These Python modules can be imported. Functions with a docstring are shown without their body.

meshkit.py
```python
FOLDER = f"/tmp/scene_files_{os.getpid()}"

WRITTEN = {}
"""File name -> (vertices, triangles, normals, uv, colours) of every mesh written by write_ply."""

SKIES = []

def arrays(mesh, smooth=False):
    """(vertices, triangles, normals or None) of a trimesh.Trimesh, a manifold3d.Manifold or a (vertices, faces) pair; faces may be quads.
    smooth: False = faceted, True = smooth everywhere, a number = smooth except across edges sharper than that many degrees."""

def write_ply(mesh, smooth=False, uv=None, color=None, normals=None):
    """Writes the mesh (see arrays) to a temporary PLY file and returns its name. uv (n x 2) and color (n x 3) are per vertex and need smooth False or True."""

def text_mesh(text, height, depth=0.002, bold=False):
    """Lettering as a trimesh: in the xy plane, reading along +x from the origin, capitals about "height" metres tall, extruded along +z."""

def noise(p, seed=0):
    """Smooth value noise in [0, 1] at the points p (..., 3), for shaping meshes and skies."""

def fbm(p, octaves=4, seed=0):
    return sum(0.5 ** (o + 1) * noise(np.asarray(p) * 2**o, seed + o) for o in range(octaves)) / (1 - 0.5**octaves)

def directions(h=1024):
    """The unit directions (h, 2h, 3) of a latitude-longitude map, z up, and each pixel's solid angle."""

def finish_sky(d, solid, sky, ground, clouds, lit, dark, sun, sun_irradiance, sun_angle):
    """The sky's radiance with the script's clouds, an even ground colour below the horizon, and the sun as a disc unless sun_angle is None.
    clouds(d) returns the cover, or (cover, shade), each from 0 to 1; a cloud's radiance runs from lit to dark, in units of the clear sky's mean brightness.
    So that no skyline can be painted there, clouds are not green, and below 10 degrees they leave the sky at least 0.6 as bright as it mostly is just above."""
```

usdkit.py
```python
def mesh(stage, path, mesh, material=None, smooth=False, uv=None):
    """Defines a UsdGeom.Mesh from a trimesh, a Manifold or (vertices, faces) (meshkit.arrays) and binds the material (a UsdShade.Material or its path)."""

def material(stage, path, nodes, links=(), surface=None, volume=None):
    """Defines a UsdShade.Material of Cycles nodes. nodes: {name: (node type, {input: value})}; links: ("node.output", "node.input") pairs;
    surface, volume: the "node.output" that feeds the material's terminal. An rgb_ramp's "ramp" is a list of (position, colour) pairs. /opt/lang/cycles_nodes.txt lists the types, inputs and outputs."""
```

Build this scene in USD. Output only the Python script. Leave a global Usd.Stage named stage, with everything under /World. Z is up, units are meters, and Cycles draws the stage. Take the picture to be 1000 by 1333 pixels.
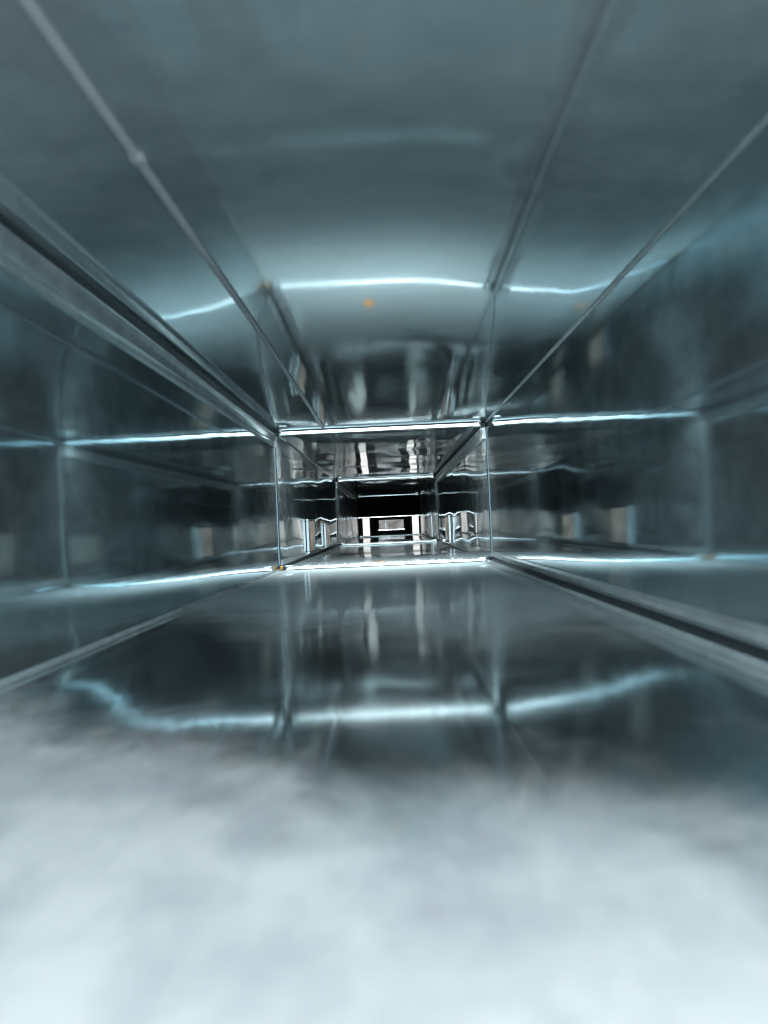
import math, random
import numpy as np
import trimesh
import usdkit, meshkit
from pxr import Usd, UsdGeom, UsdLux, UsdShade, Gf, Sdf

random.seed(7)
stage = Usd.Stage.CreateInMemory()
UsdGeom.SetStageUpAxis(stage, UsdGeom.Tokens.z)
UsdGeom.SetStageMetersPerUnit(stage, 1.0)
UsdGeom.Xform.Define(stage, '/World')

# ------------------------------------------------------------------ camera
XL, XR, ZB, ZT = -0.2137, 0.1860, -0.0780, 0.1830      # inside of the duct about the lens
JOINTS = [-0.12, 1.444, 3.03, 4.85]                     # mouth and the three joints
ROLL, PITCH, YAW = 2.6, 0.90, 0.52
cam = UsdGeom.Camera.Define(stage, '/World/camera')
cam.CreateHorizontalApertureAttr(36.0)
cam.CreateVerticalApertureAttr(48.0)
cam.CreateFocalLengthAttr(36.0)
cam.CreateClippingRangeAttr(Gf.Vec2f(0.01, 100))
cam.CreateFStopAttr(11.5)
cam.CreateFocusDistanceAttr(1.9)
cam.CreateExposureAttr(0.0)
Rm = (Gf.Matrix4d().SetRotate(Gf.Rotation(Gf.Vec3d(0, 0, 1), -ROLL)) * Gf.Matrix4d().SetRotate(Gf.Rotation(Gf.Vec3d(1, 0, 0), 90 + PITCH))
      * Gf.Matrix4d().SetRotate(Gf.Rotation(Gf.Vec3d(0, 0, 1), YAW)))
cam.AddTransformOp().Set(Rm)

# ------------------------------------------------------------------ light: the open mouth of the duct behind the lens, and the lit far end
lamp = UsdLux.RectLight.Define(stage, '/World/mouth_light')
lamp.CreateWidthAttr(0.9); lamp.CreateHeightAttr(0.7)
lamp.CreateIntensityAttr(1.0); lamp.CreateExposureAttr(0.0)
lamp.CreateColorAttr(Gf.Vec3f(0.92, 0.98, 1.0))
LAMP_POWER = 15.0
lamp.GetIntensityAttr().Set(LAMP_POWER)
lamp.AddTranslateOp().Set(Gf.Vec3d(0, -0.50, 0.30))
lamp.AddRotateXOp().Set(75.0)                            # shines forward and a little down into the mouth
END_GLOW, SIDE_GLOW, RECESS_GLOW = 1.5, .32, 0.4
SEAM_FILL = (170.0, 50.0, 0.0)                          # added lamps hidden at the joint tops, standing in for leaking daylight

# ------------------------------------------------------------------ helpers
def free(path):
    if not stage.GetPrimAtPath(path): return path
    k = 1
    while stage.GetPrimAtPath(f'{path}_{k:03d}'): k += 1
    return f'{path}_{k:03d}'
def tag(p, label=None, cat=None, group=None, kind=None):
    for k, v in (('label', label), ('category', cat), ('group', group), ('kind', kind)):
        if v: p.SetCustomDataByKey(k, v)
    return p
def thing(name, label, cat, loc=(0, 0, 0), group=None):
    x = UsdGeom.Xform.Define(stage, free('/World/' + name))
    if loc != (0, 0, 0): x.AddTranslateOp().Set(Gf.Vec3d(*loc))
    return tag(x.GetPrim(), label, cat, group)
def part(name, mesh, mat, parent=None, smooth=40):
    base = parent.GetPath().pathString if parent else '/World'
    return usdkit.mesh(stage, free(f'{base}/{name}'), mesh, mat, smooth=smooth).GetPrim()
def box(x0, x1, y0, y1, z0, z1, ch=0.0):
    if ch:
        import manifold3d as m3
        pts = [(x, y, z) for x in (x0, x1) for y in (y0, y1) for z in (z0, z1)]
        c = []
        mid = np.array([(x0+x1)/2, (y0+y1)/2, (z0+z1)/2])
        for p in pts:
            for k in range(3):
                q = np.array(p, float); s = np.sign(mid - q); q += s * ch; q[k] = p[k]; c.append(q)
        return trimesh.convex.convex_hull(np.array(c))
    b = trimesh.creation.box((x1-x0, y1-y0, z1-z0)); b.apply_translation(((x0+x1)/2, (y0+y1)/2, (z0+z1)/2)); return b
def sweep(profile, path, frame_x, frame_n, closed=True):
    """profile: (k,2) points (u along frame_x, v along frame_n), swept along the points of path."""
    profile = np.asarray(profile, float); path = np.asarray(path, float)
    k, n = len(profile), len(path)
    V = (path[:, None, :] + profile[None, :, :1] * np.asarray(frame_x, float) + profile[None, :, 1:] * np.asarray(frame_n, float)).reshape(-1, 3)
    F = []
    for i in range(n - 1):
        for j in range(k):
            a, b = i*k + j, i*k + (j+1) % k
            F += [(a, b, b + k), (a, b + k, a + k)]
    c0, c1 = len(V), len(V) + 1
    V = np.vstack([V, V[:k].mean(0), V[-k:].mean(0)])
    for j in range(k):
        F += [(c0, (j+1) % k, j), (c1, (n-1)*k + j, (n-1)*k + (j+1) % k)]
    t = trimesh.Trimesh(V, F, process=False)
    trimesh.repair.fix_normals(t)
    return t
def n1(x, seed): return meshkit.fbm(np.stack([np.asarray(x, float), np.zeros_like(x) + .37, np.zeros_like(x) + seed * 3.1], -1), 2, seed) - .5

# ------------------------------------------------------------------ materials
def metal(name, color, r0, r1, dust=0.0, near=0.0, dust_col=(.5, .53, .54), scale=9.0, bump=.0002, scratch=True):
    """bright sheet steel: smeared roughness, a thin film of dust, fine rolling marks"""
    nodes = {
        'g': ('geometry', {}),
        'n': ('noise_texture', {'scale': scale, 'detail': 5, 'roughness': .6}),
        'n2': ('noise_texture', {'scale': 38.0, 'detail': 4, 'roughness': .65}),
        'mr': ('map_range', {'from_min': .3, 'from_max': .7, 'to_min': r0, 'to_max': r1, 'clamp': True}),
        'c': ('mix_color', {'blend_type': 'mix', 'a': tuple(.76 * c for c in color), 'b': color}),
        'p': ('principled_bsdf', {'metallic': 1.0}),
        'map': ('mapping', {'scale': (60, 1, 60)}),
        'n3': ('noise_texture', {'scale': 1.5, 'detail': 3}),
        'b': ('bump', {'strength': .5, 'distance': bump * .5}),
        'd': ('diffuse_bsdf', {'color': dust_col}),
        'mm': ('map_range', {'from_min': .35, 'from_max': .72, 'to_min': dust * .45, 'to_max': dust * 1.5, 'clamp': True}),
        's': ('separate_xyz', {}),
        'wob': ('math', {'math_type': 'multiply_add', 'value2': .5, 'value3': -.25}),
        'yy': ('math', {'math_type': 'add'}),
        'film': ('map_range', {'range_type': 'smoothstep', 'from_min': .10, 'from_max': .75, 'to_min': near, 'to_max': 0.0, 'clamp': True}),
        'tot': ('math', {'math_type': 'add'}),
        'mix': ('mix_closure', {}),
    }
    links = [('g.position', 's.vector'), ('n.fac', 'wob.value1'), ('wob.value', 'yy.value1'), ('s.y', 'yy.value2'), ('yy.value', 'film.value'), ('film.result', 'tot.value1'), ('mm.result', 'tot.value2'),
             ('g.position', 'n.vector'), ('g.position', 'n2.vector'), ('n.fac', 'mr.value'), ('mr.result', 'p.roughness'), ('n2.fac', 'c.fac'), ('c.result', 'p.base_color'),
             ('g.position', 'map.vector'), ('map.vector', 'n3.vector'), ('n3.fac', 'b.height'), ('b.normal', 'p.normal'),
             ('n2.fac', 'mm.value'), ('tot.value', 'mix.fac'), ('p.BSDF', 'mix.closure1'), ('d.BSDF', 'mix.closure2')]
    return usdkit.material(stage, '/World/Looks/' + name, nodes, links, surface='mix.closure')
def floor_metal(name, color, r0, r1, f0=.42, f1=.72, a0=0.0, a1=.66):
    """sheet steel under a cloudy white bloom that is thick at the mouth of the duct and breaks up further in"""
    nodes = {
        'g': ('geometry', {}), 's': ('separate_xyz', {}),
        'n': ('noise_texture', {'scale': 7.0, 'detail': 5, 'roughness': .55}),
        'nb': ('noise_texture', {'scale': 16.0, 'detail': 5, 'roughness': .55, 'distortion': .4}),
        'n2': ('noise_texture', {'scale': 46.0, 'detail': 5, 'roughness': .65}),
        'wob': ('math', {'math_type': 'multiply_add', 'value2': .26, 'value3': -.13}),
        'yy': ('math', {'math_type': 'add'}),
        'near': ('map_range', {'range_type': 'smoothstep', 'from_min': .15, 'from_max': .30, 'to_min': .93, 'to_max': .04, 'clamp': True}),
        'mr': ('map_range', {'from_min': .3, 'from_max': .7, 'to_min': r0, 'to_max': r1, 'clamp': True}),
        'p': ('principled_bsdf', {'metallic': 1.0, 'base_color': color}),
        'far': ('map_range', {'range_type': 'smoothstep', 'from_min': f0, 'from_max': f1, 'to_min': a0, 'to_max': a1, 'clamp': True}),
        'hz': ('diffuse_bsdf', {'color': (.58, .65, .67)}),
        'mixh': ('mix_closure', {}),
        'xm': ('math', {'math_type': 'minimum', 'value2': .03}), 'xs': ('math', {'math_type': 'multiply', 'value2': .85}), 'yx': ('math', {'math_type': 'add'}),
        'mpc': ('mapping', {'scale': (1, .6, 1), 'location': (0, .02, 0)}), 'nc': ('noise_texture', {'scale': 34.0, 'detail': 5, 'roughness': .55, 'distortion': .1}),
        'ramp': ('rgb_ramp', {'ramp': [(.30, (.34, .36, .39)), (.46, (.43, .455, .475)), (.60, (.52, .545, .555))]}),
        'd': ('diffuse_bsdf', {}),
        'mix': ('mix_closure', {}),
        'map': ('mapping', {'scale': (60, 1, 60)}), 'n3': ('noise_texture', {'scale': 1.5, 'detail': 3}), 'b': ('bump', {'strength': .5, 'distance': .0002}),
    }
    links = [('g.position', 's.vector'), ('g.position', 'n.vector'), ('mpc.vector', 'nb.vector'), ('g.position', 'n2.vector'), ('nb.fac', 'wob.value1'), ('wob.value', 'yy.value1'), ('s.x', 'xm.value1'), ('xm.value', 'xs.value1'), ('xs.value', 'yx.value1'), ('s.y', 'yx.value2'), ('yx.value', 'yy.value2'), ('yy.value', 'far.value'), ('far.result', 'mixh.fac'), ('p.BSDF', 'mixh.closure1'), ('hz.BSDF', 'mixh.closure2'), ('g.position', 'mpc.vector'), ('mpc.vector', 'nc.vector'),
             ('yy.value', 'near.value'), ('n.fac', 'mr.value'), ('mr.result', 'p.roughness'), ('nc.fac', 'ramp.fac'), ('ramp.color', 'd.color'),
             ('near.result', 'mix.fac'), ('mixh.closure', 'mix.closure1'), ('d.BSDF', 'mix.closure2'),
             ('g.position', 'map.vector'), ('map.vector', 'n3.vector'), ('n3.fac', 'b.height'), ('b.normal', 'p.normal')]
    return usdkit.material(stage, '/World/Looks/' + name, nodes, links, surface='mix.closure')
def plain(name, color, metallic=0., rough=.5):
    return usdkit.material(stage, '/World/Looks/' + name, {
        'g': ('geometry', {}), 'n': ('noise_texture', {'scale': 60., 'detail': 4}), 'c': ('mix_color', {'a': tuple(.75 * c for c in color), 'b': color}),
        'p': ('principled_bsdf', {'metallic': metallic, 'roughness': rough})},
        [('g.position', 'n.vector'), ('n.fac', 'c.fac'), ('c.result', 'p.base_color')], surface='p.BSDF')
def glow(name, color, strength, scale=25., lo=.55):
    return usdkit.material(stage, '/World/Looks/' + name, {
        'g': ('geometry', {}), 'n': ('noise_texture', {'scale': scale, 'detail': 3}), 'm': ('map_range', {'from_min': .35, 'from_max': .65, 'to_min': strength * lo, 'to_max': strength, 'clamp': True}),
        'e': ('emission', {'color': color})}, [('g.position', 'n.vector'), ('n.fac', 'm.value'), ('m.result', 'e.strength')], surface='e.emission')

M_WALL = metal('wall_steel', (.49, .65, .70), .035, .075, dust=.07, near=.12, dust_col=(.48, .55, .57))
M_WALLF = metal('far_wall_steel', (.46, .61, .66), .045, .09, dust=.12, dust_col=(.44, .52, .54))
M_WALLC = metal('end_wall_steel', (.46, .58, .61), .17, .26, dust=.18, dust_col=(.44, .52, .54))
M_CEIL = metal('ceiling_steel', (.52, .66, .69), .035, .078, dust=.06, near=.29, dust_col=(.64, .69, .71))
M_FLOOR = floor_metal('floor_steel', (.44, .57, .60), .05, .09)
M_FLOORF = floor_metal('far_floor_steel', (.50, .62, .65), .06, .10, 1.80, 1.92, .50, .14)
M_SLIP = metal('slip_steel', (.90, .96, .98), .15, .24, dust=.12, dust_col=(.85, .9, .92))
M_CLEAT = metal('cleat_steel', (.26, .31, .33), .25, .36, dust=.03, dust_col=(.3, .34, .35))
M_SEAM = metal('seam_steel', (.62, .70, .72), .22, .35, dust=.28, near=.25, dust_col=(.54, .60, .62))
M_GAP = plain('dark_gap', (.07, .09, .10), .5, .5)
M_BEAD = plain('grey_sealant', (.46, .47, .50), 0, .6)
M_ORANGE = plain('amber_sealant', (.95, .40, .05), 0, .35)
M_BLACK = plain('matt_black', (.006, .004, .005), 0, .8)
M_GLOW = glow('lit_strip', (1.0, .97, .93), END_GLOW, 60., .7)
M_SIDE = glow('patch_glow', (1.0, .93, .82), SIDE_GLOW, 30., .4)
M_REC = glow('lit_recess', (1.0, .98, .97), RECESS_GLOW, 20., .5)

# ------------------------------------------------------------------ sheet panels
def sheet(origin, U, Lu, L, N, nu, nl, pillow, ripple, seed, t=.0012, ramp=(.30, .30)):
    """A steel sheet Lu wide (along U) and L long (along y) bulging along -N (outwards) by pillow with soft ripples; closed, t thick."""
    u, l = np.meshgrid(np.linspace(0, 1, nu), np.linspace(0, 1, nl), indexing='ij')
    p = np.stack([u * Lu * 3.2, l * L * 2.4, np.zeros_like(u) + seed * 1.7], -1)
    w = np.clip(np.minimum(u, 1 - u) / .18, 0, 1); w = w * w * (3 - 2 * w)
    w2 = np.clip(np.minimum(l, 1 - l) / .06, 0, 1); w2 = w2 * w2 * (3 - 2 * w2)
    q = np.clip(np.minimum(u / ramp[0], (1 - u) / ramp[1]), 0, 1); q = q * q * (3 - 2 * q)
    h = pillow * q * np.sin(np.pi * l) + ripple * (meshkit.fbm(p, 2, seed) - .5) * w * w2
    O, U, N = (np.asarray(a, float) for a in (origin, U, N))
    A = O + u[..., None] * Lu * U + l[..., None] * L * np.array([0, 1., 0]) - h[..., None] * N
    B = A - t * N
    V = np.vstack([A.reshape(-1, 3), B.reshape(-1, 3)])
    idx = np.arange(nu * nl).reshape(nu, nl); m = nu * nl
    a, b, c, d = idx[:-1, :-1].ravel(), idx[1:, :-1].ravel(), idx[1:, 1:].ravel(), idx[:-1, 1:].ravel()
    F = [np.stack([a, b, c], 1), np.stack([a, c, d], 1), np.stack([a, c, b], 1) + m, np.stack([a, d, c], 1) + m]
    rim = np.concatenate([idx[:, 0], idx[-1, 1:], idx[-2::-1, -1], idx[0, -2:0:-1]])
    r2 = np.roll(rim, -1)
    F += [np.stack([rim, rim + m, r2 + m], 1), np.stack([rim, r2 + m, r2], 1)]
    tm = trimesh.Trimesh(V, np.vstack(F), process=False)
    trimesh.repair.fix_normals(tm)
    return tm

SEC_LABEL = ['near bright steel duct section in which the picture is taken, its floor clouded white',
             'middle steel duct section between the first joint and the second joint',
             'far dark steel duct section behind the second joint, ending at the lit end frame']
G = .004
for i in range(3):
    y0, y1 = JOINTS[i] + (.018 if i else 0), JOINTS[i + 1] - G
    L = y1 - y0
    s = thing('metal_duct_section', SEC_LABEL[i], 'duct', (0, y0, 0))
    nl = 90
    pw = [.0012, .0016, .0020][i]; rp = [.0016, .012, .016][i]
    W, H = XR - XL, ZT - ZB
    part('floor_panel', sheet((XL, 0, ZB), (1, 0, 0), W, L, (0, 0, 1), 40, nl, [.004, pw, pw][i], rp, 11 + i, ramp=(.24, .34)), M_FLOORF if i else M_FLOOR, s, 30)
    part('ceiling_panel', sheet((XL, 0, ZT), (1, 0, 0), W, L, (0, 0, -1), 40, nl, [.0068, pw, pw][i], rp, 21 + i, ramp=(.30, .42) if i == 0 else (.3, .3)), M_CEIL, s, 30)
    part('side_panel', sheet((XL, 0, ZB), (0, 0, 1), H, L, (1, 0, 0), 30, nl, pw, rp * (1 if i == 0 else 1.5), 31 + i), (M_WALL, M_WALLF, M_WALLC)[i], s, 30)
    part('side_panel', sheet((XR, 0, ZB), (0, 0, 1), H, L, (-1, 0, 0), 30, nl, pw, rp * (1 if i == 0 else 1.5), 41 + i), (M_WALL, M_WALLF, M_WALLC)[i], s, 30)
    ys = np.linspace(.002, L - .002, 60)
    def path(x, z, amp, seed):
        return np.stack([x + amp * n1(ys * 4, seed), ys, z + amp * n1(ys * 4 + 9, seed + 5)], -1)
    flip = i == 1                                        # the middle section was fitted the other way round: its locks sit in the opposite corners
    xl, xr, sx = (XR, XL, -1) if flip else (XL, XR, 1)
    big = 1.5 if i == 1 else 1.0
    # upper corner: folded lock seam on the side wall, just under the ceiling
    part('lock_seam', sweep(np.array([(0, -.001), (.0, .0022), (.002, .0030), (.006, .0026), (.008, .0016), (.014, .0018), (.018, .0032), (.0205, .0044), (.0225, .0042), (.023, -.001)]) * (1, big), path(xl, ZT - .029, .0008, 3 + i), (0, 0, 1), (sx, 0, 0)), M_SEAM, s, 25)
    part('shaded_groove', sweep([(0, 0), (.0035, 0), (0, .0035)], path(xl + sx * .0002, ZT - .0002, .0003, 4 + i), (sx, 0, 0), (0, 0, -1)), M_GAP, s, 25)
    # opposite lower corner: the same lock its corner a dark fillet, groove shadow and oxidised metal put into its colour
    part('lock_seam', sweep([(0, -.001), (.0, .0018), (.002, .0026), (.006, .0016), (.009, .0018), (.012, .0042), (.015, .003), (.015, -.001)], path(xr - sx * .023, ZB, .0008, 7 + i), (sx, 0, 0), (0, 0, 1)), M_SEAM, s, 25)
    part('lock_seam', sweep([(0, -.001), (.0, .003), (.003, .0045), (.006, .0022), (.010, .002), (.010, -.001)], path(xr, ZB + .008, .0008, 8 + i), (0, 0, 1), (-sx, 0, 0)), M_SEAM, s, 25)
    part('shaded_groove', sweep([(0, 0), (.0058, 0), (0, .0058)], path(xr - sx * .0002, ZB + .0002, .0004, 9 + i), (-sx, 0, 0), (0, 0, 1)), M_GAP, s, 25)
    # plain folded edges
    part('folded_edge', sweep([(0, 0), (.0019, .0), (.0017, .001), (.001, .0017), (0, .0019)], path(xr - sx * .0002, ZT - .0002, .0004, 12 + i), (-sx, 0, 0), (0, 0, -1)), M_SEAM if i == 0 else M_WALL, s, 40)
    part('folded_edge', sweep([(0, 0), (.0035, 0), (.003, .0018), (.0018, .003), (0, .0035)], path(xl + sx * .0002, ZB + .0002, .0005, 14 + i), (sx, 0, 0), (0, 0, 1)), M_SEAM, s, 40)

# ------------------------------------------------------------------ sealant line along the near ceiling
ys = np.linspace(-.1, 1.42, 90)
prof = [(math.cos(a) * .0026, math.sin(a) * .0016) for a in np.linspace(0, 2 * math.pi, 10, endpoint=False)]
pth = np.stack([-.118 + .004 * n1(ys * 2.2, 5), ys, ZT + .0068 * .9 * np.sin(np.pi * (ys + .12) / 1.56) - .0012], -1)
pth[:, 2] -= 0
b = sweep(prof, pth, (1, 0, 0), (0, 0, 1))
blob = trimesh.creation.icosphere(2, .005); blob.apply_scale((.8, 1.7, .4))
blob.apply_translation(pth[np.argmin(abs(ys - .38))])
tag(part('ceiling_bead', trimesh.util.concatenate([b, blob]), M_BEAD, None, 60), 'thin grey bead of sealant running lengthwise along the near ceiling', 'sealant')

# ------------------------------------------------------------------ joints
JL = ['nearest joint collar with bright double slips along ceiling and floor', 'second joint collar, smaller, half way down the duct', 'farthest joint collar, just before the lit end frame']
def slip_path(axis, a, b, fixed, y, seed, amp=.0012):
    t = np.linspace(a, b, 40)
    w = amp * n1(t * 9, seed)
    if axis == 'x': return np.stack([t, y + w, fixed + 0 * t], -1)
    return np.stack([fixed + 0 * t, y + w, t], -1)
for i in range(1, 4):
    y = JOINTS[i]
    c = thing('joint_collar', JL[i - 1], 'duct joint', (0, y, 0))
    hgt = .0074
    bead = [(-.0066, -.0005), (-.0065, .0010), (-.0058, .0012), (-.0054, hgt - .0006), (-.0046, hgt), (.003, hgt), (.0058, .0030), (.0065, -.0005)]
    e = .014
    part('top_slip', sweep(bead, slip_path('x', XL + e, XR - e, ZT, 0, 50 + i), (0, 1, 0), (0, 0, -1)), M_SLIP, c, 50)
    part('bottom_slip', sweep(bead, slip_path('x', XL + e, XR - e, ZB, 0, 60 + i), (0, 1, 0), (0, 0, 1)), M_SLIP, c, 50)
    part('seal_strip', box(XL + e + .001, XR - e - .001, -.0086, -.0068, ZT - .0016, ZT - .0001, .0003), M_GAP, c, 30)
    part('seal_strip', box(XL + e + .001, XR - e - .001, -.0086, -.0068, ZB + .0001, ZB + .0016, .0003), M_GAP, c, 30)
    flat = [(-.007, -.0005), (-.0064, .0012), (-.003, .0018), (.003, .0018), (.0064, .0012), (.007, -.0005)]
    part('side_cleat', sweep(flat, slip_path('z', ZB + .010, ZT - .010, XL, 0, 70 + i), (0, 1, 0), (1, 0, 0)), M_CLEAT, c, 50)
    part('side_cleat', sweep(flat, slip_path('z', ZB + .010, ZT - .010, XR, 0, 80 + i), (0, 1, 0), (-1, 0, 0)), M_CLEAT, c, 50)
    for sx, X in ((1, XL), (-1, XR)):
        for sz, Z in ((1, ZB), (-1, ZT)):
            x0, x1 = sorted((X + sx * .0006, X + sx * .011)); z0, z1 = sorted((Z + sz * .0006, Z + sz * .009))
            clip = part('corner_clip', box(x0, x1, -.012, .012, z0, z1, .002), M_GAP, c, 30)
            x0, x1 = sorted((X + sx * .012, X + sx * .026)); z0, z1 = sorted((Z + sz * .0068, Z + sz * .0095))
            part('bent_tab', box(x0, x1, -.016, -.011, z0, z1, .0008), M_SLIP, clip, 30)
    if SEAM_FILL[i - 1]:
        sl = UsdLux.RectLight.Define(stage, free('/World/added_seam_light'))  # added lamp, hidden behind the slip to brighten the floor
        sl.CreateWidthAttr(XR - XL - .03); sl.CreateHeightAttr(.008); sl.CreateIntensityAttr(SEAM_FILL[i - 1]); sl.CreateColorAttr(Gf.Vec3f(.90, .98, 1.0))
        sl.AddTranslateOp().Set(Gf.Vec3d((XL + XR) / 2, y + .0125, ZT + .0008))
    # a turned-out hem that closes the 8 mm gap between the sections
    for nm, bx in (('hem', (XL - .004, XR + .004, -.010, .024, ZT + .0015, ZT + .0035)), ('hem', (XL - .004, XR + .004, -.010, .024, ZB - .0035, ZB - .0015)),
                   ('hem', (XL - .0035, XL - .0015, -.010, .024, ZB - .001, ZT + .001)), ('hem', (XR + .0015, XR + .0035, -.010, .010, ZB - .001, ZT + .001))):
        part(nm, box(*bx), M_GAP, c, 30)

# ------------------------------------------------------------------ small sealant dabs
def dab(x, y, z, r, sc, label, mat=M_ORANGE):
    s_ = trimesh.creation.icosphere(3, r); s_.vertices *= np.array(sc) * (1 + .25 * (meshkit.noise(s_.vertices / r * 1.3 + x * 50, 3) - .5))[:, None]
    s_.apply_translation((x, y, z)); tag(part('sealant_dab', s_, mat, None, True), label, 'sealant')
dab(XL + .006, 1.425, ZB + .005, .003, (1, 1, 1.4), 'tiny amber dab in the lower left corner of the nearest joint')
dab(-.026, 1.585, ZB + .0004, .0085, (1.6, 2.2, .20), 'flat amber dab on the floor just behind the nearest joint')

# ------------------------------------------------------------------ glowing patches added for the bright spots on the middle and far walls
def patch(side, y, z, w, h, label):
    X, s = (XL, 1) if side < 0 else (XR, -1)
    o = thing('glow_patch', label, 'patch', (X, y, z), 'added glowing patches on the duct walls')
    def bx(d0, d1, *r):
        a, b2 = sorted((s * d0, s * d1)); return box(a, b2, *r, .0008)
    part('lit_pane', bx(.002, .006, -w/2, w/2, -h/2, h/2), M_SIDE, o, 30)  # emissive pane put in for a bright wall spot of unknown source
    f = .006
    part('frame_bar', bx(.0015, .009, -w/2 - f, w/2 + f, h/2 + .0005, h/2 + f), M_CLEAT, o, 30)
    part('frame_bar', bx(.0015, .009, -w/2 - f, w/2 + f, -h/2 - f, -h/2 - .0005), M_CLEAT, o, 30)
    part('frame_bar', bx(.0015, .0085, -w/2 - f, -w/2 - .0005, -h/2, h/2), M_CLEAT, o, 30)
    part('frame_bar', bx(.0015, .0085, w/2 + .0005, w/2 + f, -h/2, h/2), M_CLEAT, o, 30)
patch(-1, 1.98, -.022, .14, .075, 'added left wall outlet glowing warm, first after the nearest joint')
patch(-1, 2.48, -.028, .15, .065, 'added left wall outlet glowing warm, before the second joint')
patch(1, 2.48, -.024, .15, .075, 'added right wall outlet glowing warm in the middle section')
patch(1, 3.55, -.020, .16, .09, 'added right wall outlet glowing warm behind the second joint')

# ------------------------------------------------------------------ far end frame
yE = 4.93
ef = thing('end_frame', 'small far end frame, black above, with a lit opening between two posts below', 'duct end', (0, yE, 0))
zr = .050
part('blanking_plate', box(XL - .02, XR + .02, 0, .01, zr, ZT + .03), M_BLACK, ef, 30)
part('cross_rail', box(XL, XR, -.012, .0, zr - .006, zr, .001), M_SLIP, ef, 30)
part('sill', box(XL, XR, -.02, .0, ZB, ZB + .007, .001), M_SLIP, ef, 30)
part('side_jamb', box(XL - .02, XL + .028, -.002, .02, ZB - .02, zr - .006), M_BLACK, ef, 30)
part('side_jamb', box(XR - .010, XR + .02, -.002, .02, ZB - .02, zr - .006), M_BLACK, ef, 30)
# recess between the posts
px0, px1 = XL + .075, XR - .055
part('recess_floor', box(px0, px1, .0, .62, ZB - .004, ZB + .004), M_BLACK, ef, 30)
part('recess_roof', box(px0, px1, .0, .62, zr - .014, zr - .007), M_BLACK, ef, 30)
part('recess_side', box(px0 - .006, px0, .0, .62, ZB, zr - .007), M_BLACK, ef, 30)
part('recess_side', box(px1, px1 + .006, .0, .62, ZB, zr - .007), M_BLACK, ef, 30)
part('recess_back', box(px0, px1, .62, .63, ZB, zr), M_BLACK, ef, 30)
part('lit_window', box(px0 + .05, px1 - .045, .50, .51, -.035, .028), M_REC, ef, 30)
part('window_rim', box(px0 + .045, px1 - .04, .48, .49, -.045, -.038), M_SLIP, ef, 30)
part('window_mullion', box(px0 + .095, px0 + .102, .48, .49, -.038, .03), M_CLEAT, ef, 30)
for nm, a, b2, lab in (('light_strip', XL + .030, XL + .073, 'bright white upright light strip left of the far opening'), ('light_strip', XR - .053, XR - .012, 'bright white upright light strip right of the far opening')):
    st = thing(nm, lab, 'light', ((a + b2) / 2, yE, 0))
    w = (b2 - a) / 2
    part('tube', box(-w, w, -.010, .004, ZB + .008, zr - .008, .002), M_GLOW, st, 30)
    part('end_cap', box(-w - .001, w + .001, -.0115, .004, zr - .0075, zr - .0065), M_CLEAT, st, 30)
